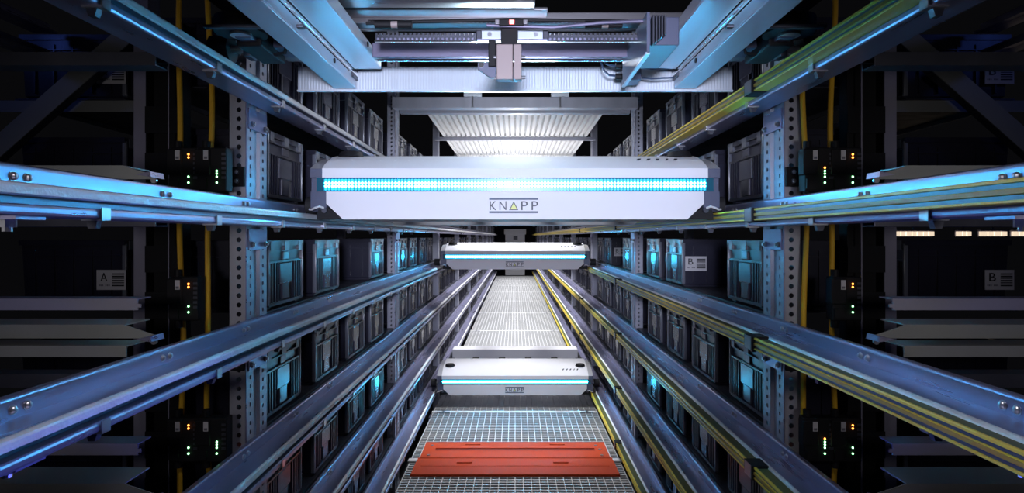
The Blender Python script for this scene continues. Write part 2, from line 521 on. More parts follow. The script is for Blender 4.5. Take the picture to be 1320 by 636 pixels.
for s in (-1, 1):
    for k in LEVELS:
        for bay in range(5):
            for slot in range(4):
                if (s, k, bay, slot) in EMPTY: continue
                j = random.uniform(-.012, .012) if not (k == -1 and bay == 0) else 0
                y = Y1 + S*bay + .161 + .42*slot + TW/2 + j
                lab = f'dark tote, {SIDE[s]} rack, {LVS[k]}, {ORD[slot]} behind {ORD[bay]} post'
                t = place_tote(s, s*(XT+random.uniform(0, .006)), y, H+P*k+BASE, lab, bay >= 2)
                if (s, k, bay, slot) in ((1, -1, 0, 2), (1, -1, 1, 2)):
                    c = digits(label_card('B')).obj('label_card', t)
                    c.rotation_euler = (0, 0, PI); c.location = (.112 if bay == 0 else .095, TW/2+.0005, .100)
                    c['label'] = 'white label card with a B and bar code'
# the rows of totes vanishing into the far end, past the counted ones
fm = MB()
for s in (-1, 1):
    for k in LEVELS:
        for bay in range(5, 10):
            for slot in range(4):
                y = Y1+S*bay+.161+.42*slot; z = H+P*k+BASE
                x0, x1 = s*.722, s*(.722+TD)
                fm.box(x0, x1, y, y+TW, z, z+TH-.016, 'tote_plastic')
                fm.box(x0-s*.003, x1, y-.004, y+TW+.004, z+TH-.016, z+TH, 'tote_plastic')
                fm.box(x0-s*.002, x0, y+.10, y+.20, z+.03, z+.14, 'tote_gloss')
                for yy in (.004, TW-.014): fm.box(x0-s*.002, x0, y+yy, y+yy+.010, z+.01, z+TH-.016, 'tote_edge')
o = fm.obj('tote_rows'); tag(o, 'rows of dark totes receding to the far end of both racks', 'totes', kind='stuff')

# shelf sheets that carry the totes, bay by bay
sh = MB()
sh.box(-.172, .172, -.915, .915, -.004, 0, 'dark_steel')
sh.box(.165, .172, -.915, .915, -.018, -.004, 'dark_steel'); sh.box(-.172, -.165, -.915, .915, -.018, -.004, 'dark_steel')
shelf0 = sh.obj('rack_shelf')
tag(shelf0, 'x', 'shelf', 'dark steel shelf panels under the totes')
first = True
for s in (-1, 1):
    for k in LEVELS:
        for bay in range(5):
            o = shelf0 if first else shelf0.copy()
            if not first: COL.objects.link(o)
            first = False
            o.location = (s*.890, Y1+S*bay+.133+.925, H+P*k+BASE)
            o['label'] = f'dark steel shelf under totes, {SIDE[s]} rack, {LVS[k]}, behind {ORD[bay]} post'

# ------------------------------------------------------------------ walkway floor
def grating(y0, y1):
    mb = MB(); hw = .629
    n = 28
    for i in range(n+1):
        x = -hw + 2*hw*i/n
        mb.box(x-.0022, x+.0022, y0, y1, -.028, 0, 'grating_zinc')
    y = y0
    while y < y1:
        mb.box(-hw, hw, y-.004, y+.004, -.018, -.0006, 'grating_zinc'); y += .0345
    mb.box(-hw, hw, y0, y0+.006, -.03, .0005, 'grating_zinc'); mb.box(-hw, hw, y1-.006, y1, -.03, .0005, 'grating_zinc')
    return mb
y = 2.67 - 2.0
i = 0
while y < 20.5:
    o = struct(grating(y, y+1.985).obj('floor', loc=(0, 0, G)))
    # bearer under the joint and the clamps that hold the mats down
    b = MB(); b.box(-.66, .66, -.055, .030, -.075, -.031, 'galvanised')
    b.box(-.64, .64, -.024, -.0005, -.03, .004, 'ceiling_zinc')
    for sx in (-1, 1):
        b.box(sx*.50, sx*.60, -.040, -.022, .0005, .004, 'bolt_zinc'); b.cyl((sx*.55, -.031, .004), .011, .006, 'Z', 'bolt_zinc', 8)
        b.box(sx*.50, sx*.60, .012, .028, .0005, .004, 'bolt_zinc')
    struct(b.obj('trim_1', loc=(0, y, G)))
    y += 2.0; i += 1
slab = MB().box(-3.2, 3.2, -1.2, 23.2, -.12, 0, 'slab_concrete').obj('ground'); struct(slab)

# two red cover plates lying on the grating
def hatch(front):
    d = .262 if front else .272
    mb = MB(); w = .590 if front else .578
    mb.cbox(-w, w, 0, d, .002, .010, 'red_plate', .003)
    mb.cbox(-w, w, -.001, .007, -.001, .013, 'red_plate', .002)
    mb.box(-w, w, d-.010, d-.004, .010, .0125, 'red_plate')
    return mb
t = thing('cover_plate', 'red cover plate on the grating, nearer one without the long slot', 'plate', (0, 3.40, G+.001), 'red cover plates on the walkway')
hatch(True).obj('sheet', t)
for x in (-.30, .27):
    MB().cbox(x-.045, x+.045, .172, .198, .0095, .0165, 'red_plate', .002).obj('handle', t)
MB().box(-.55, .55, .128, .131, .0095, .0115, 'red_plate').obj('fold', t)
for sx in (-1, 1):
    MB().cbox(sx*.585, sx*.640, .205, .252, .002, .012, 'card_white', .003).obj('hinge', t)
t = thing('cover_plate', 'red cover plate with a long dark slot, farther one', 'plate', (0, 3.668, G+.001), 'red cover plates on the walkway')
hatch(False).obj('sheet', t)
MB().box(-.50, .50, .118, .140, .0095, .0112, 'red_dark').obj('slot', t)
MB().cbox(-.50, .50, .139, .148, .0095, .0175, 'red_plate', .002).obj('slot_lip', t)
for x in (-.27, .27):
    MB().cbox(x-.048, x+.048, .215, .236, .0095, .015, 'red_plate', .002).obj('handle', t)
for x, yy in ((-.53, .03), (-.53, .20), (.53, .03), (.53, .13), (.515, .20)):
    MB().cyl((x, yy, .010), .009, .005, 'Z', 'bolt_zinc', 10).obj('screw', t)

# ------------------------------------------------------------------ walkway grating of the storey above, ties
def ceil_panel(y0, y1, seed):
    mb = MB(); hw = .629; n = 30
    for i in range(n):
        x = -hw + 2*hw*(i+.5)/n
        mb.box(x-.0125, x+.0125, y0, y1, 0, .022, 'ceiling_zinc')
    y = y0+.04
    while y < y1:
        mb.box(-hw, hw, y-.012, y+.012, .022, .040, 'ceiling_zinc'); y += .05
    mb.box(-hw, hw, y0, y1, .040, .043, 'post_steel')
    return mb
for i, y in enumerate((4.27, 5.30, 6.33, 7.36, 8.39, 9.42, 10.45, 11.48, 12.51, 13.54, 14.57, 15.60, 16.63, 17.66, 18.69)):
    struct(ceil_panel(y, y+1.0, i).obj('ceiling', loc=(0, 0, H+.866)))
def tie(y, z, half, h, d):
    mb = MB()
    mb.cbox(-half, half, 0, .004, 0, h, 'post_steel', .0015)
    mb.cbox(-half, half, .004, d, h-.004, h, 'post_steel', .0015)
    mb.cbox(-half, half, .004, d, 0, .004, 'post_steel', .0015)
    return mb
t = thing('tie_beam', 'grey steel tie beam across the aisle with two light clip plates', 'beam', (0, 3.50, H+.745), 'cross beams under the upper walkway')
tie(0, 0, .712, .062, .07).obj('channel', t)
for x in (-.245, .26):
    c = MB().cbox(x-.052, x+.052, -.006, .020, .064, .090, 'panel_frost', .003); c.box(x-.004, x+.004, -.006, -.0005, .0, .066, 'bolt_zinc')
    c.obj('clip_plate', t)
t = thing('tie_beam', 'narrow steel cross beam just behind the tie beam with clip plates', 'beam', (0, 3.74, H+.762), 'cross beams under the upper walkway')
tie(0, 0, .712, .036, .05).obj('channel', t)
t = thing('tie_beam', 'slim beam carrying the bright grating overhead, at its middle', 'beam', (0, 5.24, H+.838), 'cross beams under the upper walkway')
tie(0, 0, .70, .024, .06).obj('channel', t)
for n_, yy in enumerate((6.35, 8.4, 10.5, 12.6, 14.6)):
    t = thing('tie_beam', f'blue grey beam at the back of the bright overhead grating, {ORD[n_]} from the viewer', 'beam', (0, yy, H+.77), 'cross beams under the upper walkway')
    tie(0, 0, .712, .07, .06).obj('channel', t)

# ------------------------------------------------------------------ shuttles
def sx_profile():
    return [(0, .125), (0, .153), (.022, .1665), (.055, .182), (.10, .1985), (.15, .2090), (.22, .2140), (.36, .2160), (.36, .125)]
def build_shuttle(label, loc):
    t = thing('shuttle_vehicle', label, 'shuttle', loc, 'white shuttle vehicles riding the rails')
    W2 = .577
    c = MB(); c.prism(sx_profile(), -W2, W2, 'X', 'shuttle_white')
    o = c.obj('top_cover', t, smooth=True, fixn=True)
    # shallow fan of pressed ribs on the cover
    rb = MB()
    for i in range(26):
        x = -W2+.03 + (2*W2-.06)*i/25
        dx = x*.06
        rb.add([(x-.002, .06, .1838), (x+.002, .06, .1838), (x+dx+.002, .34, .2157), (x+dx-.002, .34, .2157),
                (x-.002, .06, .1850), (x+.002, .06, .1850), (x+dx+.002, .34, .2164), (x+dx-.002, .34, .2164)],
               [(3, 2, 1, 0), (4, 5, 6, 7), (0, 1, 5, 4), (1, 2, 6, 5), (2, 3, 7, 6), (3, 0, 4, 7)], 'shuttle_white')
    rb.obj('pressed_ribs', o)
    mk = MB()
    for i, dx in enumerate((0, .030, .058, .085, .114)):           # five small slanted marks on the cover
        x = .375+dx
        if i == 3: x += .004
        w = .0095 if i != 3 else .006
        y0, z0, y1_, z1 = .060, .1852, .078, .1921
        mk.add([(x, y0, z0), (x+w, y0, z0), (x+w+.008, y1_, z1), (x+.008, y1_, z1), (x, y0, z0-.003), (x+w, y0, z0-.003), (x+w+.008, y1_, z1-.003), (x+.008, y1_, z1-.003)],
               [(0, 1, 2, 3), (7, 6, 5, 4), (4, 5, 1, 0), (5, 6, 2, 1), (6, 7, 3, 2), (7, 4, 0, 3)], 'logo_black')
    mk.obj('marks', o, fixn=True)
    c = MB(); c.prism([(-W2+.012, .0836), (W2-.012, .0836), (W2-.012, .047), (W2-.062, 0), (-W2+.062, 0), (-W2+.012, .047)], 0, .30, 'Y', 'shuttle_white')
    fp = c.obj('front_panel', t, fixn=True)
    lg = MB(); k = .00232
    def lx(px): return (px-664)*k
    def lz(py): return (305-py)*k-.051
    for ch, a, b in (('K', 631.3, 640.0), ('N', 643.8, 652.8), ('P', 671.8, 680.2), ('P', 685.2, 693.6)):
        text_mesh(lg, ch, lx(a), lx(b), lz(271.0), lz(259.6), -.0006, 'logo_black')
    for a, b in ((255.3, 257.8), (272.5, 275.0)):
        lg.box(lx(630.6), lx(693.6), -.0012, .0005, lz(b), lz(a), 'logo_blue')
    A = [(lx(656.2), lz(271)), (lx(668.2), lz(271)), (lx(662.2), lz(259.4))]
    B = [(lx(658.0), lz(269.9)), (lx(666.4), lz(269.9)), (lx(662.2), lz(261.8))]
    lg.prism(A, -.0010, .0004, 'Y', 'logo_black'); lg.prism(B, -.0016, .0004, 'Y', 'logo_yellow')
    l = lg.obj('logo', fp, fixn=True); l['label'] = 'dark KNAPP lettering with a yellow triangle between two bars'
    # light strip
    s_ = MB(); s_.box(-W2-.018, W2+.018, .004, .28, .0836, .125, 'strip_cover')
    s_.box(-W2-.018, W2+.018, -.001, .004, .1225, .125, 'strip_cover'); s_.box(-W2-.018, W2+.018, -.001, .004, .0836, .0858, 'strip_cover')
    ls = s_.obj('light_strip', t)
    e = MB().box(-W2+.004, W2-.004, -.0015, .0015, -.0175, .0175, 'led_board').obj('led_board', ls, loc=(0, .0035, .1042))
    e['label'] = 'glowing cyan rows of LEDs'
    for s in (-1, 1):
        c = MB()
        a, b = s*W2, s*.613
        c.prism([(.0, .1255), (.0, .152), (.36, .152), (.36, .1255)], a, b, 'X', 'cap_blue_grey')
        c.prism([(.0, .1522), (.03, .166), (.07, .180), (.12, .194), (.18, .2), (.36, .2), (.36, .1522)], a, b, 'X', 'shuttle_grey')
        c.prism([(.012, .1245), (.012, .084), (.36, .084), (.36, .1245)], s*(W2+.018), b, 'X', 'cap_blue_grey')
        c.prism([(.004, .0836), (.004, .036), (.02, .024), (.36, .024), (.36, .0836)], s*(W2-.012), b, 'X', 'cap_blue_grey')
        c.obj('end_cap', t, smooth=True, fixn=True)
        b_ = MB()
        b_.cyl((s*.525, .13, .203), .040, .016, 'Z', 'black_plastic', 20, r2=.034)
        b_.obj('bumper', t, smooth=True)
        g = MB()                                                   # dark guide shoe with a cable under the chamfer
        g.prism([(s*.520, .004), (s*.575, .044), (s*.590, .040), (s*.597, .014), (s*.597, .0)], .012, .05, 'Y', 'black_plastic')
        g.cyl((s*.570, .006, .027), .008, -.010, 'Y', 'dark_steel', 12)
        g.tube([(s*.572, -.002, .034), (s*.582, -.010, .038), (s*.594, -.012, .034), (s*.606, -.008, .029), (s*.615, 0, .030)], .0035, 'card_white', 6)
        g.obj('guide_shoe', t, fixn=True)
        f = MB()                                                   # chassis beam
        f.box(s*.555, s*.612, .36, 1.12, .030, .130, 'dark_steel')
        f.box(s*.500, s*.553, .36, 1.12, .050, .070, 'alu')
        f.obj('chassis_beam', t)
        for yy in (.20, .92):
            w = MB()
            w.cyl((s*.645, yy, .0507), .0300, s*.044, 'X', 'rubber', 24)
            w.cyl((s*.600, yy, .0507), .010, s*.094, 'X', 'bolt_zinc', 12)
            w.obj('wheel', t, smooth=True, fixn=True)
    # load bay: belts, motor box, rear cover
    d = MB(); d.box(-.50, .50, .37, .40, .040, .150, 'violet_steel'); d.box(-.28, .28, .40, .43, .135, .150, 'galvanised'); d.obj('cross_member', t)
    for x in (-.36, -.12, .12, .36):
        MB().cbox(x-.03, x+.03, .40, .82, .120, .140, 'rubber', .006).obj('belt', t)
    MB().cyl((-.555, .62, .10), .012, 1.11, 'X', 'chrome', 14).obj('shaft', t, smooth=True)
    MB().cbox(-.05, .03, .52, .66, .03, .118, 'motor_taupe', .004).obj('motor_box', t)
    r = MB()
    r.prism([(-W2, .150), (W2, .150), (W2, .040), (W2-.06, 0), (-W2+.06, 0), (-W2, .040)], .82, 1.14, 'Y', 'shuttle_white')
    r.prism([(.82, .15), (.82, .206), (1.0, .204), (1.08, .188), (1.14, .15)], -W2, W2, 'X', 'shuttle_white')
    r.obj('rear_cover', t, fixn=True)
    return t
sh1 = build_shuttle('large white shuttle in front with glowing LED rows and lettering', (0, 1.81, H+.051))
dup(sh1, (0, 4.98, H+.051-P+.003), 'small bright shuttle in the middle distance, directly below the large one')
dup(sh1, (0, 4.76, H+.051-4*P), 'white shuttle low above the floor grating, behind the red plates')

# ------------------------------------------------------------------ overhead shuttle seen from below
t = thing('load_carrier', 'overhead carrier seen from below, with pale telescopic arms and brown motor', 'carrier', (0, 1.2, H+.40))
def rel(x0, x1, y0, y1, z0, z1):       # camera-relative to carrier-relative
    return x0, x1, y0-1.2, y1-1.2, z0-.40, z1-.40
for s in (-1, 1):
    for x0, x1, ye, z0, nm in ((.354, .425, 1.60, .443, 'inner_arm'), (.434, .493, 1.652, .404, 'outer_arm')):
        m = MB()
        m.cbox(*rel(s*x0, s*x1, .15, ye, z0, z0+.004), 'arm_steel', .0015)
        m.cbox(*rel(s*x0, s*(x0+.004), .15, ye, z0+.004, z0+.030), 'arm_steel', .0012)
        m.cbox(*rel(s*(x1-.004), s*x1, .15, ye, z0+.004, z0+.030), 'arm_steel', .0012)
        for yy in (.95, 1.45):
            m.cyl((s*(x0+.0005), yy-1.2, z0+.018-.40), .006, -s*.003, 'X', 'black_plastic', 10)
        m.obj(nm, t, fixn=True)
    m = MB()
    m.cbox(*rel(s*.4265, s*.4325, .15, 1.66, .434, .444), 'chrome', .001)
    m.obj('arm_guide', t)
    m = MB()                                    # finger unit at the arm end
    m.cbox(*rel(s*.428, s*.452, 1.605, 1.65, .425, .462), 'dark_steel', .003)
    m.cyl((s*.440, 1.60-1.2, .440-.4), .010, -.012, 'Y', 'bolt_zinc', 10)
    m.cyl((s*.446, 1.64-1.2, .452-.4), .012, -.05, 'Y', 'black_plastic', 10)
    m.obj('finger_unit', t, fixn=True)
# rear cover: pale panel with fine vertical flutes and a bright folded edge
m = MB()
n = 150
for i in range(n):
    x0 = -.596+1.192*i/n; x1 = x0+1.192/n
    m.add([(x0, .46, .001), (x0+.006, .4594, .001), (x1, .46, .001), (x0, .46, .066), (x0+.006, .4594, .066), (x1, .46, .066)], [(0, 1, 4, 3), (1, 2, 5, 4)], 'panel_frost')
m.add([(-.596, .46, .001), (.596, .46, .001), (.596, .50, .03), (-.596, .50, .03), (-.596, .46, .066), (.596, .46, .066), (.596, .50, .066), (-.596, .50, .066)],
      [(3, 2, 1, 0), (4, 5, 6, 7), (2, 3, 7, 6), (1, 2, 6, 5), (3, 0, 4, 7)], 'panel_frost')
m.cbox(-.596, .596, .452, .462, -.004, .001, 'panel_frost', .001)
m.obj('rear_panel', t)
def bar(nm, m_, x0, x1, y0, y1, z0, z1, c=.002):
    return MB().cbox(*rel(x0, x1, y0, y1, z0, z1), m_, c).obj(nm, t)
def far_bar(nm, m_, x0, x1, y0, y1, z0, z1, c=.002):
    k = 1.2
    return bar(nm, m_, x0*k, x1*k, y0*k, y1*k, z0*k, z1*k, c)
bar('cross_rail', 'alu', -.345, .345, 1.56, 1.60, .462, .480)
for sx in (-1, 1): bar('cross_rail', 'alu', sx*.50, sx*.60, 1.56, 1.60, .462, .480)
MB().cyl((-.345, 1.52-1.2, .446-.4), .0065, .69, 'X', 'chrome', 16).obj('drive_shaft', t, smooth=True)
bar('back_plate', 'violet_steel', -.345, .28, 1.46, 1.47, .434, .468)
# toothed belt
m = MB(); m.cbox(*rel(-.31, .275, 1.34, 1.345, .432, .452), 'dark_steel', .001)
x = -.305
while x < .27:
    m.cbox(*rel(x, x+.005, 1.334, 1.340, .444, .450), 'chrome', .001); m.cbox(*rel(x, x+.005, 1.334, 1.340, .434, .4385), 'galvanised', .001); x += .0095
m.cbox(*rel(-.31, .275, 1.333, 1.342, .4295, .4325), 'chrome', .001)
m.obj('toothed_belt', t)
m = MB(); m.cbox(*rel(-.075, .062, 1.31, 1.318, .427, .447), 'panel_frost', .003)
m.cbox(*rel(-.084, -.072, 1.306, 1.322, .425, .446), 'dark_steel', .002); m.cbox(*rel(.060, .072, 1.306, 1.322, .425, .446), 'dark_steel', .002)
m.cbox(*rel(-.082, .070, 1.304, 1.312, .4235, .4265), 'galvanised', .001)
for x in (-.055, .045): m.cyl((x, 1.309-1.2, .437-.4), .005, -.004, 'Y', 'bolt_zinc', 10)
m.obj('belt_carriage', t, fixn=True)
m = MB(); m.cbox(*rel(-.0385, -.0045, 1.25, 1.275, .325, .398), 'motor_taupe', .002); m.cbox(*rel(-.0035, .0135, 1.25, 1.275, .325, .398), 'motor_taupe', .002)
for x, z in ((.0135, .374), (.0135, .332), (-.0385, .330), (-.0385, .374)):
    m.cyl((x, 1.262-1.2, z-.4), .0035, .008 if x > 0 else -.006, 'X', 'bolt_zinc', 8)
m.cbox(*rel(-.030, .006, 1.276, 1.33, .385, .440), 'black_plastic', .002)
m.obj('motor', t, fixn=True)
bar('motor_flange', 'black_plastic', -.056, -.040, 1.26, 1.33, .355, .410)
m = MB(); m.prism([(-.078, .365-.4), (-.078, .352-.4), (-.052, .334-.4), (-.041, .334-.4), (-.041, .365-.4)], 1.27-1.2, 1.28-1.2, 'Y', 'cap_blue_grey')
m.cyl((-.071, 1.27-1.2, .360-.4), .006, -.004, 'Y', 'chrome', 10); m.obj('motor_bracket', t, fixn=True)
m = MB(); m.cbox(*rel(-.034, .018, 1.27, 1.29, .4435, .457), 'black_plastic', .002); m.cbox(*rel(-.012, -.002, 1.266, 1.271, .446, .454), 'led_red', .001)
m.cbox(*rel(-.042, -.033, 1.268, 1.29, .446, .455), 'alu', .001); m.cbox(*rel(.017, .026, 1.268, 1.29, .446, .455), 'alu', .001)
m.obj('sensor', t)
# front beam of extruded aluminium and the pale rail under it
far_bar('front_beam', 'alu', -.42, .52, 1.14, 1.17, .402, .424, .003)
far_bar('beam_rib', 'alu', -.34, .06, 1.10, 1.14, .412, .418)
far_bar('dark_beam', 'alu', -.42, .035, 1.04, 1.08, .408, .425)
far_bar('slim_beam', 'alu', -.42, .10, .98, 1.02, .404, .412)
far_bar('edge_strip', 'alu', -.32, .30, 1.172, 1.182, .4005, .404, .001)
# wire guard to the right
m = MB()
for i in range(10):
    x0 = .06+.052*i
    for z in (0, 1):
        pts = [(x0+.026*math.sin(a)*(1 if z else -1)+.02, .94-1.2+.026*j, .508-.40) for j, a in enumerate([q*PI/2 for q in range(13)])]
        m.tube(pts, .0013, 'bolt_zinc', 5)
m.cbox(*rel(.04, .60, 1.235, 1.26, .495, .512), 'black_plastic', .002)
m.cbox(*rel(.04, .60, .89, 1.26, .520, .524), 'black_plastic', .001)
m.obj('wire_guard', t)
# cables with plugs
for pts, m_, r in (([(-.32, 1.30, .458), (-.2, 1.30, .462), (0, 1.30, .466), (.25, 1.30, .462)], 'black_plastic', .004),
                   ([(-.06, 1.28, .447), (.08, 1.28, .4425), (.18, 1.28, .452), (.27, 1.28, .456)], 'violet_steel', .004),
                   ([(-.32, 1.32, .470), (.27, 1.32, .468)], 'chrome', .003)):
    MB().tube([(p[0], p[1]-1.2, p[2]-.4) for p in pts], r, m_).obj('cable', t, smooth=True)
for x in (-.30, .15):
    m = MB(); m.cyl((x, 1.295-1.2, .4535-.4), .0085, .035, 'X', 'black_plastic', 12); m.cyl((x+.035, 1.295-1.2, .4535-.4), .0075, .014, 'X', 'motor_taupe', 12)
    m.cyl((x+.049, 1.295-1.2, .4535-.4), .0085, .030, 'X', 'black_plastic', 12); m.obj('plug', t, smooth=True)
# right drive unit: slanted bright plate, dark box, sensor block with wires
m = MB()
m.prism([(.270, .376-.4), (.276, .376-.4), (.276, .460-.4), (.270, .460-.4)], 1.24-1.2, 1.52-1.2, 'Y', 'cap_blue_grey')
m.prism([(.268, .374-.4), (.2765, .374-.4), (.2765, .378-.4), (.268, .378-.4)], 1.24-1.2, 1.52-1.2, 'Y', 'panel_frost')
m.cbox(*rel(.279, .345, 1.27, 1.45, .402, .462), 'cap_blue_grey', .003)
for i in range(5): m.cbox(*rel(.282+.006*i, .286+.006*i, 1.24, 1.26, .395+.005*i, .455), 'dark_steel', .001)
m.obj('drive_unit', t)
m = MB(); m.cbox(*rel(.292, .326, 1.56, 1.62, .404, .463), 'cap_blue_grey', .003)
for x, z in ((.316, .455), (.316, .440), (.316, .425), (.302, .412)): m.cyl((x, 1.56-1.2, z-.4), .004, -.004, 'Y', 'chrome', 10)
for z in (.418, .446): m.cyl((.262, 1.58-1.2, z-.4), .008, .03, 'X', 'black_plastic', 10)
m.cbox(*rel(.286, .294, 1.555, 1.63, .402, .465), 'alu', .001)
m.obj('sensor_block', t, fixn=True)
for z, dz in ((.446, .012), (.420, .022)):
    MB().tube([(.262, .38, z-.4), (.245, .375, z-.4), (.232, .37, z-.4+dz*.4), (.226, .37, z-.4+dz), (.224, .375, z-.4+dz+.015)], .0028, 'logo_blue', 6).obj('wire', t, smooth=True)
    MB().tube([(.335, .40, z-.4), (.36, .395, z-.4-.004), (.39, .395, z-.4-.002), (.42, .40, z-.4)], .0026, 'logo_blue', 6).obj('wire', t, smooth=True)
# side units of the carrier, running on the rails of the upper level
for s in (-1, 1):
    m = MB()
    m.cbox(*rel(s*.545, s*.600, 1.30, 1.44, .410, .455), 'black_plastic', .004)
    m.cbox(*rel(s*.555, s*.590, 1.27, 1.30, .418, .450), 'cap_blue_grey', .003)
    m.cyl((s*.575, 1.268-1.2, .440-.4), .0035, -.004, 'Y', 'led_red', 8)
    m.cbox(*rel(s*.550, s*.612, .60, 1.56, .470, .50), 'dark_steel', .003)
    m.cbox(*rel(s*.510, s*.545, 1.36, 1.44, .425, .460), 'cap_blue_grey', .003)
    m.obj('side_unit', t, fixn=True)
    m = MB(); m.cyl((s*.575, 1.27-1.2, .425-.4), .052, .03, 'Z', 'black_plastic', 28); m.cyl((s*.575, 1.27-1.2, .420-.4), .022, .012, 'Z', 'bolt_zinc', 16)
    m.cbox(*rel(s*.42, s*.62, 1.20, 1.215, .415, .422), 'dark_steel', .002)
    m.obj('drive_wheel', t, smooth=True, fixn=True)
    MB().tube([(s*.545, .17, .012), (s*.520, .165, .014), (s*.512, .16, .035), (s*.515, .16, .06)], .004, 'black_plastic', 8).obj('cable', t, smooth=True)
    m = MB(); m.cbox(*rel(s*.42, s*.66, 1.00, 1.006, .400, .414), 'panel_frost', .002); m.cbox(*rel(s*.40, s*.68, .92, .93, .414, .44), 'dark_steel', .002)
    m.obj('link_plate', t)
    for yy in (.75, 1.38):
        w = MB(); w.cyl((s*.645, yy-1.2, P+.1015-.40), .0300, s*.044, 'X', 'rubber', 24); w.cyl((s*.600, yy-1.2, P+.1015-.40), .009, s*.094, 'X', 'bolt_zinc', 12)
        w.cbox(*rel(s*.596, s*.612, yy-.02, yy+.02, P+.08, .475), 'dark_steel', .002)
        w.obj('wheel', t, smooth=True, fixn=True)

# ------------------------------------------------------------------ service gap between the first posts and the cross frames
for s in (-1, 1):
    sd = SIDE[s]
    for k in LEVELS:
        z = H+P*k
        b = MB()
        x0, x1 = s*.726, s*1.62
        b.box(x0, x1, 0, .003, .020, .047, 'dark_steel'); b.box(x0, x1, .003, .045, .044, .047, 'dark_steel'); b.box(x0, x1, .003, .045, .020, .023, 'dark_steel')
        b.box(x0, x1, .042, .045, .036, .044, 'dark_steel'); b.box(x0, x1, .042, .045, .023, .031, 'dark_steel')
        b.box(x0-s*.0008, x0, 0, .003, .020, .047, 'bolt_zinc'); b.box(x0-s*.0008, x0, .003, .045, .0445, .047, 'bolt_zinc')
        o = b.obj('cross_channel', loc=(0, 1.22, z), fixn=True)
        tag(o, f'dark open channel running sideways into the {sd} rack, {LV[k]}', 'beam', 'dark cross channels of the racks')
        if k in (0, -1, -2):
            t = thing('tray_bracket', f'bent zinc tray edge with tapered tip, {sd} rack, {LV[k]}', 'tray', (0, 1.235, z), 'zinc tray edges behind the near rails')
            m = MB()
            m.prism([(s*.716, .117), (s*1.62, .117), (s*1.62, .145), (s*.800, .145)], 0, .003, 'Y', 'tray_zinc')
            m.box(s*.80, s*1.62, .003, .090, .142, .145, 'tray_zinc')
            m.obj('lead_in_edge', t, fixn=True)
            m = MB(); m.box(s*.79, s*1.62, -.006, -.003, .080, .103, 'tray_zinc'); m.box(s*.79, s*1.62, -.003, .06, .100, .103, 'tray_zinc'); m.obj('front_flange', t)
            if k < 0:
              m = MB(); m.box(s*.845, s*1.62, .120, .123, .160, .186, 'grey_paint'); m.box(s*.838, s*.845, .120, .123, .166, .174, 'grey_paint'); m.box(s*.845, s*1.62, .123, .17, .183, .186, 'grey_paint'); m.obj('stop_strip', t)
            m = MB(); m.prism([(s*.716, .117), (s*.748, .122), (s*.718, .128)], -.045, .0, 'Y', 'galvanised'); m.cyl((s*.728, -.012, .113), .006, -.005, 'Y', 'bolt_zinc', 10); m.obj('tip', t, fixn=True)
    # yellow cables
    xs = ((.878, 'outer'), (.804, 'inner')) if s < 0 else ((.758, 'inner'), (.833, 'outer'))
    for x, nm in xs:
        pts = []
        for i in range(40):
            zz = .001 + i*2.35/39
            pts.append((s*(x + .005*math.sin(zz*5.1+x*40) + .003*math.sin(zz*11+x*9)), 1.5885+.002*math.sin(zz*7), zz))
        m = MB(); m.tube(pts, .0068, 'cable_yellow', 10)
        o = m.obj('yellow_cable', smooth=True)
        tag(o, f'yellow vertical cable beside the {"left" if s < 0 else "right"} front post, {"farther from" if nm == "outer" else "nearer to"} it', 'cable', 'yellow data cables')
    # data modules with indicator lamps on the cables
    def module(x, zc, leds, label):
        t = thing('data_module', label, 'module', (s*x, 1.57, H+zc), 'black data modules with indicator lights')
        m = MB(); m.cbox(-.014, .060, -.030, .006, -.082, .030, 'black_plastic', .003); m.cbox(-.020, .020, -.034, -.004, -.040, .026, 'black_plastic', .003)
        m.box(-.012, .012, -.036, -.030, -.075, -.050, 'black_plastic')
        m.cyl((0, -.012, .026), .010, .022, 'Z', 'black_plastic', 12); m.cyl((0, -.012, -.082), .010, -.020, 'Z', 'black_plastic', 12)
        for i in range(6): m.box(.048, .058, -.031, -.030, -.05+.012*i, -.044+.012*i, 'dark_steel')
        m.obj('housing', t, smooth=False, fixn=True)
        m = MB(); m.box(.004, .016, -.0352, -.0338, -.002, .022, 'card_white'); m.box(.006, .014, -.0356, -.0350, .000, .006, 'ink_grey'); m.obj('label_tag', t)
        cyc = {'o': 'led_orange', 'g': 'led_green'}
        for c, lx_, lz_ in leds:
            e = MB().ball((lx_, -.0308, lz_), .0026, cyc[c], 8).obj('indicator_light', t); e['label'] = 'orange light' if c == 'o' else 'green light'
        return t
    OO = [('o', .036, .012), ('o', .036, .004), ('g', .036, -.045), ('g', .036, -.060)]
    GG = [('g', .036, -.030), ('g', .036, -.037), ('g', .036, -.045), ('g', .036, -.060)]
    GO = [('o', .036, -.022)] + GG
    spots = {-1: [(-.867, .197, OO, 0), (-.795, .197, GG, 0), (-.867, -.133, OO, -1), (-.867, -.493, OO, -2), (-.795, -.493, GG, -2)],
             1: [(.752, .197, GO, 0), (.823, .197, OO, 0), (.823, -.133, OO, -1), (.752, -.493, GO, -2), (.823, -.493, OO, -2)]}[s]
    where = {0: 'beside the large shuttle', -1: 'one rail below large shuttle', -2: 'two rails below large shuttle'}
    for x, zc, leds, lv in spots:
        cn = 'orange and green lights' if leds is OO else ('only green lights' if leds is GG else 'a column of green lights')
        module(abs(x), zc, leds, f'data module with {cn}, {sd} cable run, {where[lv]}')
    # cable duct with cross ties, and a slotted strip
    m = MB(); m.box(s*.930, s*1.035, .004, .010, 0, 2.3, 'black_plastic'); m.box(s*.930, s*.934, -.030, .004, 0, 2.3, 'black_plastic'); m.box(s*1.031, s*1.035, -.030, .004, 0, 2.3, 'black_plastic')
    for i in range(14):
        z = .30+i*.13
        m.box(s*.930, s*1.035, -.034, -.030, z, z+.075, 'black_plastic'); 
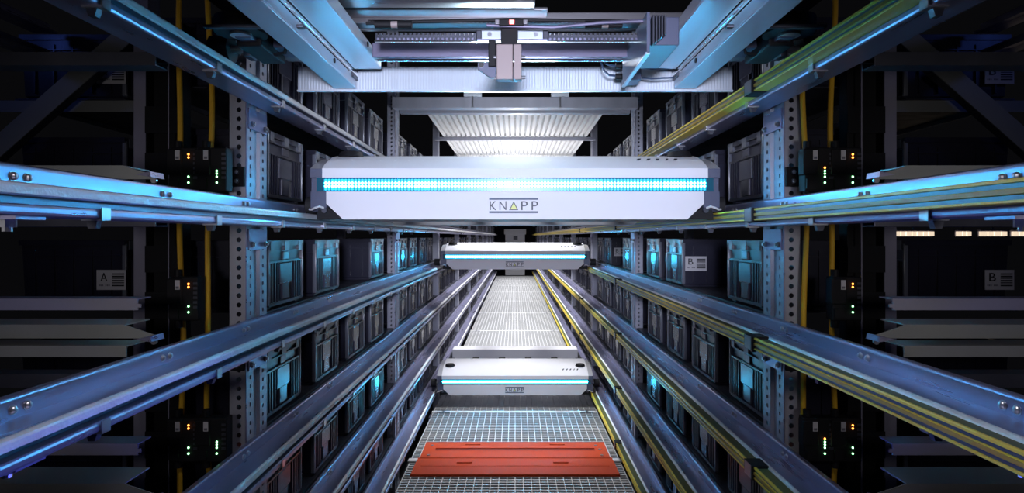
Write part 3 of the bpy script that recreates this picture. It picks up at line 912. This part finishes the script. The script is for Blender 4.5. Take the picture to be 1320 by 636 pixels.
    m.box(s*.965, s*.968, -.038, -.034, .2, 2.3, 'grey_paint')
    o = m.obj('cable_duct', loc=(0, 1.725, 0)); tag(o, f'black slotted cable duct between the plain upright and yellow cables, {sd} rack', 'cable duct', 'black cable ducts')
    m = MB(); m.perforated((s*.768 if s > 0 else -.796, 0, 0), (1, 0, 0), (0, 0, 1), .028, 2.4, [.014], .026, .0045, 'dark_steel'); m.box(s*.768, s*.796, .012, .014, 0, 2.4, 'black_plastic')
    o = m.obj('slotted_strip', loc=(0, 1.70, 0)); tag(o, f'dark slotted strip right behind the nearest perforated post, {sd} rack', 'strip', 'dark slotted strips')
    # diagonal brace
    m = MB()
    a = Vector((s*1.66, 0, .18)); b = Vector((s*1.16, 0, .62)); d = (b-a).normalized(); n_ = Vector((-d.z, 0, d.x))*.028
    q = [a+n_, b+n_, b-n_, a-n_]
    m.prism([(p.x, p.z) for p in q], 0, .004, 'Y', 'tray_zinc')
    n2 = n_.normalized()*.004
    for sg in (1, -1):
        q = [a+n_*sg, b+n_*sg, b+(n_-n2)*sg, a+(n_-n2)*sg]; m.prism([(p.x, p.z) for p in q], .004, .035, 'Y', 'dark_steel')
    o = m.obj('diagonal_brace', loc=(0, 1.82, H), fixn=True); tag(o, f'diagonal steel brace in the dark upper corner of the {sd} rack', 'brace', 'diagonal braces')
    # totes of the rack behind, ends towards the viewer, each with a card
    letter = 'A' if s < 0 else 'B'
    for k in LEVELS[:5]:
        xx = s*1.40
        lab = f'dark tote with {letter} card past the near {sd} rails, {LV[k]}' if k in (1, -1) else f'dark tote seen end-on past the near {sd} rails, {LV[k]}'
        tt = place_tote(s, xx, 2.06, H+P*k+BASE, lab)
        tt['group'] = 'dark totes of the rack behind'
        if k in (1, -1):
            c = digits(label_card(letter)).obj('label_card', tt)
            c['label'] = f'white label card with {letter} and bar code'
            ox = (-1.274+1.40) if s < 0 else (1.528-1.40)
            if s < 0: c.location = (ox, -TW/2-.0005, .078+.002)
            else: c.rotation_euler = (0, 0, PI); c.location = (-ox, TW/2+.0005, .080)
        o = shelf0.copy(); COL.objects.link(o); o.scale = (1, .5, 1); o.location = (xx, 2.36, H+P*k+BASE)
        o['label'] = f'dark shelf of the rack behind, past the near {sd} rails, {LV[k]}'; o['group'] = 'dark shelves of the rack behind'
    # pale shelf edge lit in the upper corner
    o = MB().box(s*1.10, s*1.62, 0, .004, 0, .036, 'tray_zinc').obj('rack_shelf', loc=(0, 1.90, H+P+BASE-.042+.0))
    tag(o, f'pale shelf edge in the dark upper part of the {sd} rack', 'shelf edge', 'pale shelf edges')
    # rear rails of the neighbouring aisle
    for k_, zz in enumerate((.62, .54)):
        m = MB(); m.cbox(s*1.42, s*1.47, .6, 1.5, 0, .030, 'galvanised', .004); m.box(s*1.40, s*1.42, .6, 1.5, 0, .006, 'galvanised')
        o = m.obj('neighbour_rail', loc=(0, .35, H+zz)); tag(o, f'bluish rail of the next aisle, {"upper" if k_ == 0 else "lower"} one in the {sd} top corner', 'rail', 'rails of the next aisle')
# glowing tiles put in for the bright far bay, under the right rail
for i, (xa, xb) in enumerate(((1155, 1206), (1236, 1254), (1266, 1301), (1308, 1345))):
    Yl = 3.3; t = thing('bright_bay_glow', f'glowing slot for the bright bay beyond the right rack, {ORD[i]} from the plain upright', 'glow', ((xa+xb)/2/F*Yl-VPX/F*Yl, Yl, H+.0135), 'warm glow of the bright bay beyond the right rack')
    w = (xb-xa)/F*Yl/2
    m = MB(); m.box(-w-.004, w+.004, .002, .03, .016, .022, 'grey_paint'); m.box(-w-.004, w+.004, .024, .03, -.014, .016, 'grey_paint'); m.obj('glow_frame', t)
    MB().box(-.003, .003, .015, .021, .022, .42, 'grey_paint').obj('frame_rod', t)  # made-up rod above the frame, joined to nothing
    n = max(3, int(w*2/.03))
    m = MB()
    for j in range(n):
        a = -w+2*w*j/n; m.box(a, a+2*w/n-.004-.004*(j % 2), .004, .022, -.011, .013, 'bay_glow_warm')
    m.obj('glow_tiles', t)

# ------------------------------------------------------------------ far end
struct(MB().box(-3.2, 3.2, 22.6, 22.7, 0, 4.2, 'wall_dark').obj('wall_back'))
t = thing('lift_cabinet', 'pale cabinet with two grey signs at the far end of the aisle', 'cabinet', (0, 21.0, G))
m = MB(); m.cbox(-.34, .34, 0, .5, 0, 1.42, 'shuttle_white', .01); m.box(-.34, .34, -.006, 0, 1.12, 1.13, 'shuttle_grey'); m.obj('body', t)
MB().cbox(-.38, .38, -.05, .55, 1.42, 1.60, 'shuttle_white', .01).obj('lid', t)
MB().cbox(-.06, .09, -.014, 0, 1.24, 1.37, 'ink_grey', .003).obj('sign', t)
MB().cbox(-.03, .06, -.014, 0, 0.98, 1.08, 'ink_grey', .003).obj('sign', t)

# ------------------------------------------------------------------ lights
def light(kind, name, loc, energy, col, rot=None, size=None, **kw):
    l = bpy.data.lights.new(name, kind); l.energy = energy; l.color = col
    for k, v in kw.items(): setattr(l, k, v)
    o = bpy.data.objects.new(name, l); COL.objects.link(o); o.location = loc
    if rot: o.rotation_euler = rot
    return o
for y, e, z, a in ((3.65, 42, .34, 72), (4.4, 110, .50, 62), (5.35, 70, .62, 105)):
    light('SPOT', 'aisle_lamp', (0, y, H+z), e, (.96, .97, 1.0), rot=(0, 0, 0), spot_size=math.radians(a), spot_blend=.55, shadow_soft_size=.08)
for y, e, z, l in ((8.4, 105, .62, 5.6), (15.6, 150, .62, 8)):
    light('AREA', 'aisle_lamp', (0, y, H+z), e, (.96, .97, 1.0), rot=(0, 0, 0), shape='RECTANGLE', size=1.0, size_y=l, spread=math.radians(110))
for y, e, z in ((6.6, 19, .18), (10.2, 30, .25), (14.2, 36, .30)):
    light('AREA', 'ceiling_fill', (0, y, H+z), e, (.96, .97, 1.0), rot=(PI, 0, 0), shape='RECTANGLE', size=1.1, size_y=3.2)  # added upward fill that brightens the overhead grating; no fitting there
light('AREA', 'cover_fill', (.0, 2.30, H+.63), 4, (.86, .90, 1.0), rot=(0, 0, 0), shape='RECTANGLE', size=1.0, size_y=.12)  # added fill for the large shuttle's cover, tucked behind the carrier panel
light('AREA', 'arm_fill', (0, 1.93, H+.272), 16, (.62, .88, 1.0), rot=(math.radians(212), 0, 0), shape='RECTANGLE', size=1.0, size_y=.04, spread=math.radians(95))  # invented upward fill that whitens the ends of the carrier arms
light('AREA', 'tie_fill', (0, 2.62, H+.29), 3.2, (.85, .90, 1.0), rot=(math.radians(125), 0, 0), shape='RECTANGLE', size=1.0, size_y=.06, spread=math.radians(120))  # invented fill for the front of the tie beam
for s in (-1, 1):
    light('POINT', 'next_aisle_fill', (s*1.95, 1.25, H+.80), .8, (.10, .20, 1.0), shadow_soft_size=.05)  # added blue fill that brings out the neighbour rails
def aim(o, target):
    o.rotation_euler = (Vector(target)-Vector(o.location)).to_track_quat('-Z', 'Y').to_euler(); return o
for s in (-1, 1):
    aim(light('SPOT', 'cable_fill', (s*.86, .12, H+.02), 8, (1.0, .95, .97), spot_size=math.radians(62), spot_blend=1, shadow_soft_size=.08), (s*.84, 1.6, H+.0))  # unseen fill put in for the yellow cables and the service gap
    aim(light('SPOT', 'web_fill', (-s*.35, 1.1, H-.85), 28, (.10, .12, 1.0), spot_size=math.radians(46), spot_blend=.7, shadow_soft_size=.12), (s*.70, 1.0, H-.36))  # added blue fill that tints the rail webs; no vehicle stands there
# fill added behind the viewer for shuttle fronts; another under the carrier for lips
light('SPOT', 'front_fill', (0, -.55, H+.16), 240, (.74, .78, 1.0), rot=(math.radians(90), 0, 0), spot_size=math.radians(37), spot_blend=.5, shadow_soft_size=.12)
light('AREA', 'lip_fill', (0, .60, H+.36), 2.3, (1.0, .93, 1.0), rot=(0, 0, 0), shape='RECTANGLE', size=1.0, size_y=.10)
w = bpy.data.worlds.new('world'); SC.world = w; w.use_nodes = True
bg = w.node_tree.nodes['Background']; bg.inputs[0].default_value = (.30, .30, .36, 1); bg.inputs[1].default_value = .008

# ------------------------------------------------------------------ camera
cam = bpy.data.cameras.new('camera'); co = bpy.data.objects.new('camera', cam); COL.objects.link(co)
co.location = (0, 0, H); co.rotation_euler = (PI/2, 0, 0)
cam.sensor_width = 36; cam.sensor_fit = 'HORIZONTAL'; cam.lens = F/1320*36
cam.shift_x = (660-VPX)/1320; cam.shift_y = -(318-VPY)/1320
cam.clip_start = .02; cam.clip_end = 100
SC.camera = co
SC.view_settings.view_transform = 'Standard'; SC.view_settings.look = 'None'
SC.view_settings.gamma = 1; SC.view_settings.use_curve_mapping = False; SC.view_settings.exposure = 0
SC.cycles.use_denoising = True
SC.cycles.max_bounces = 6
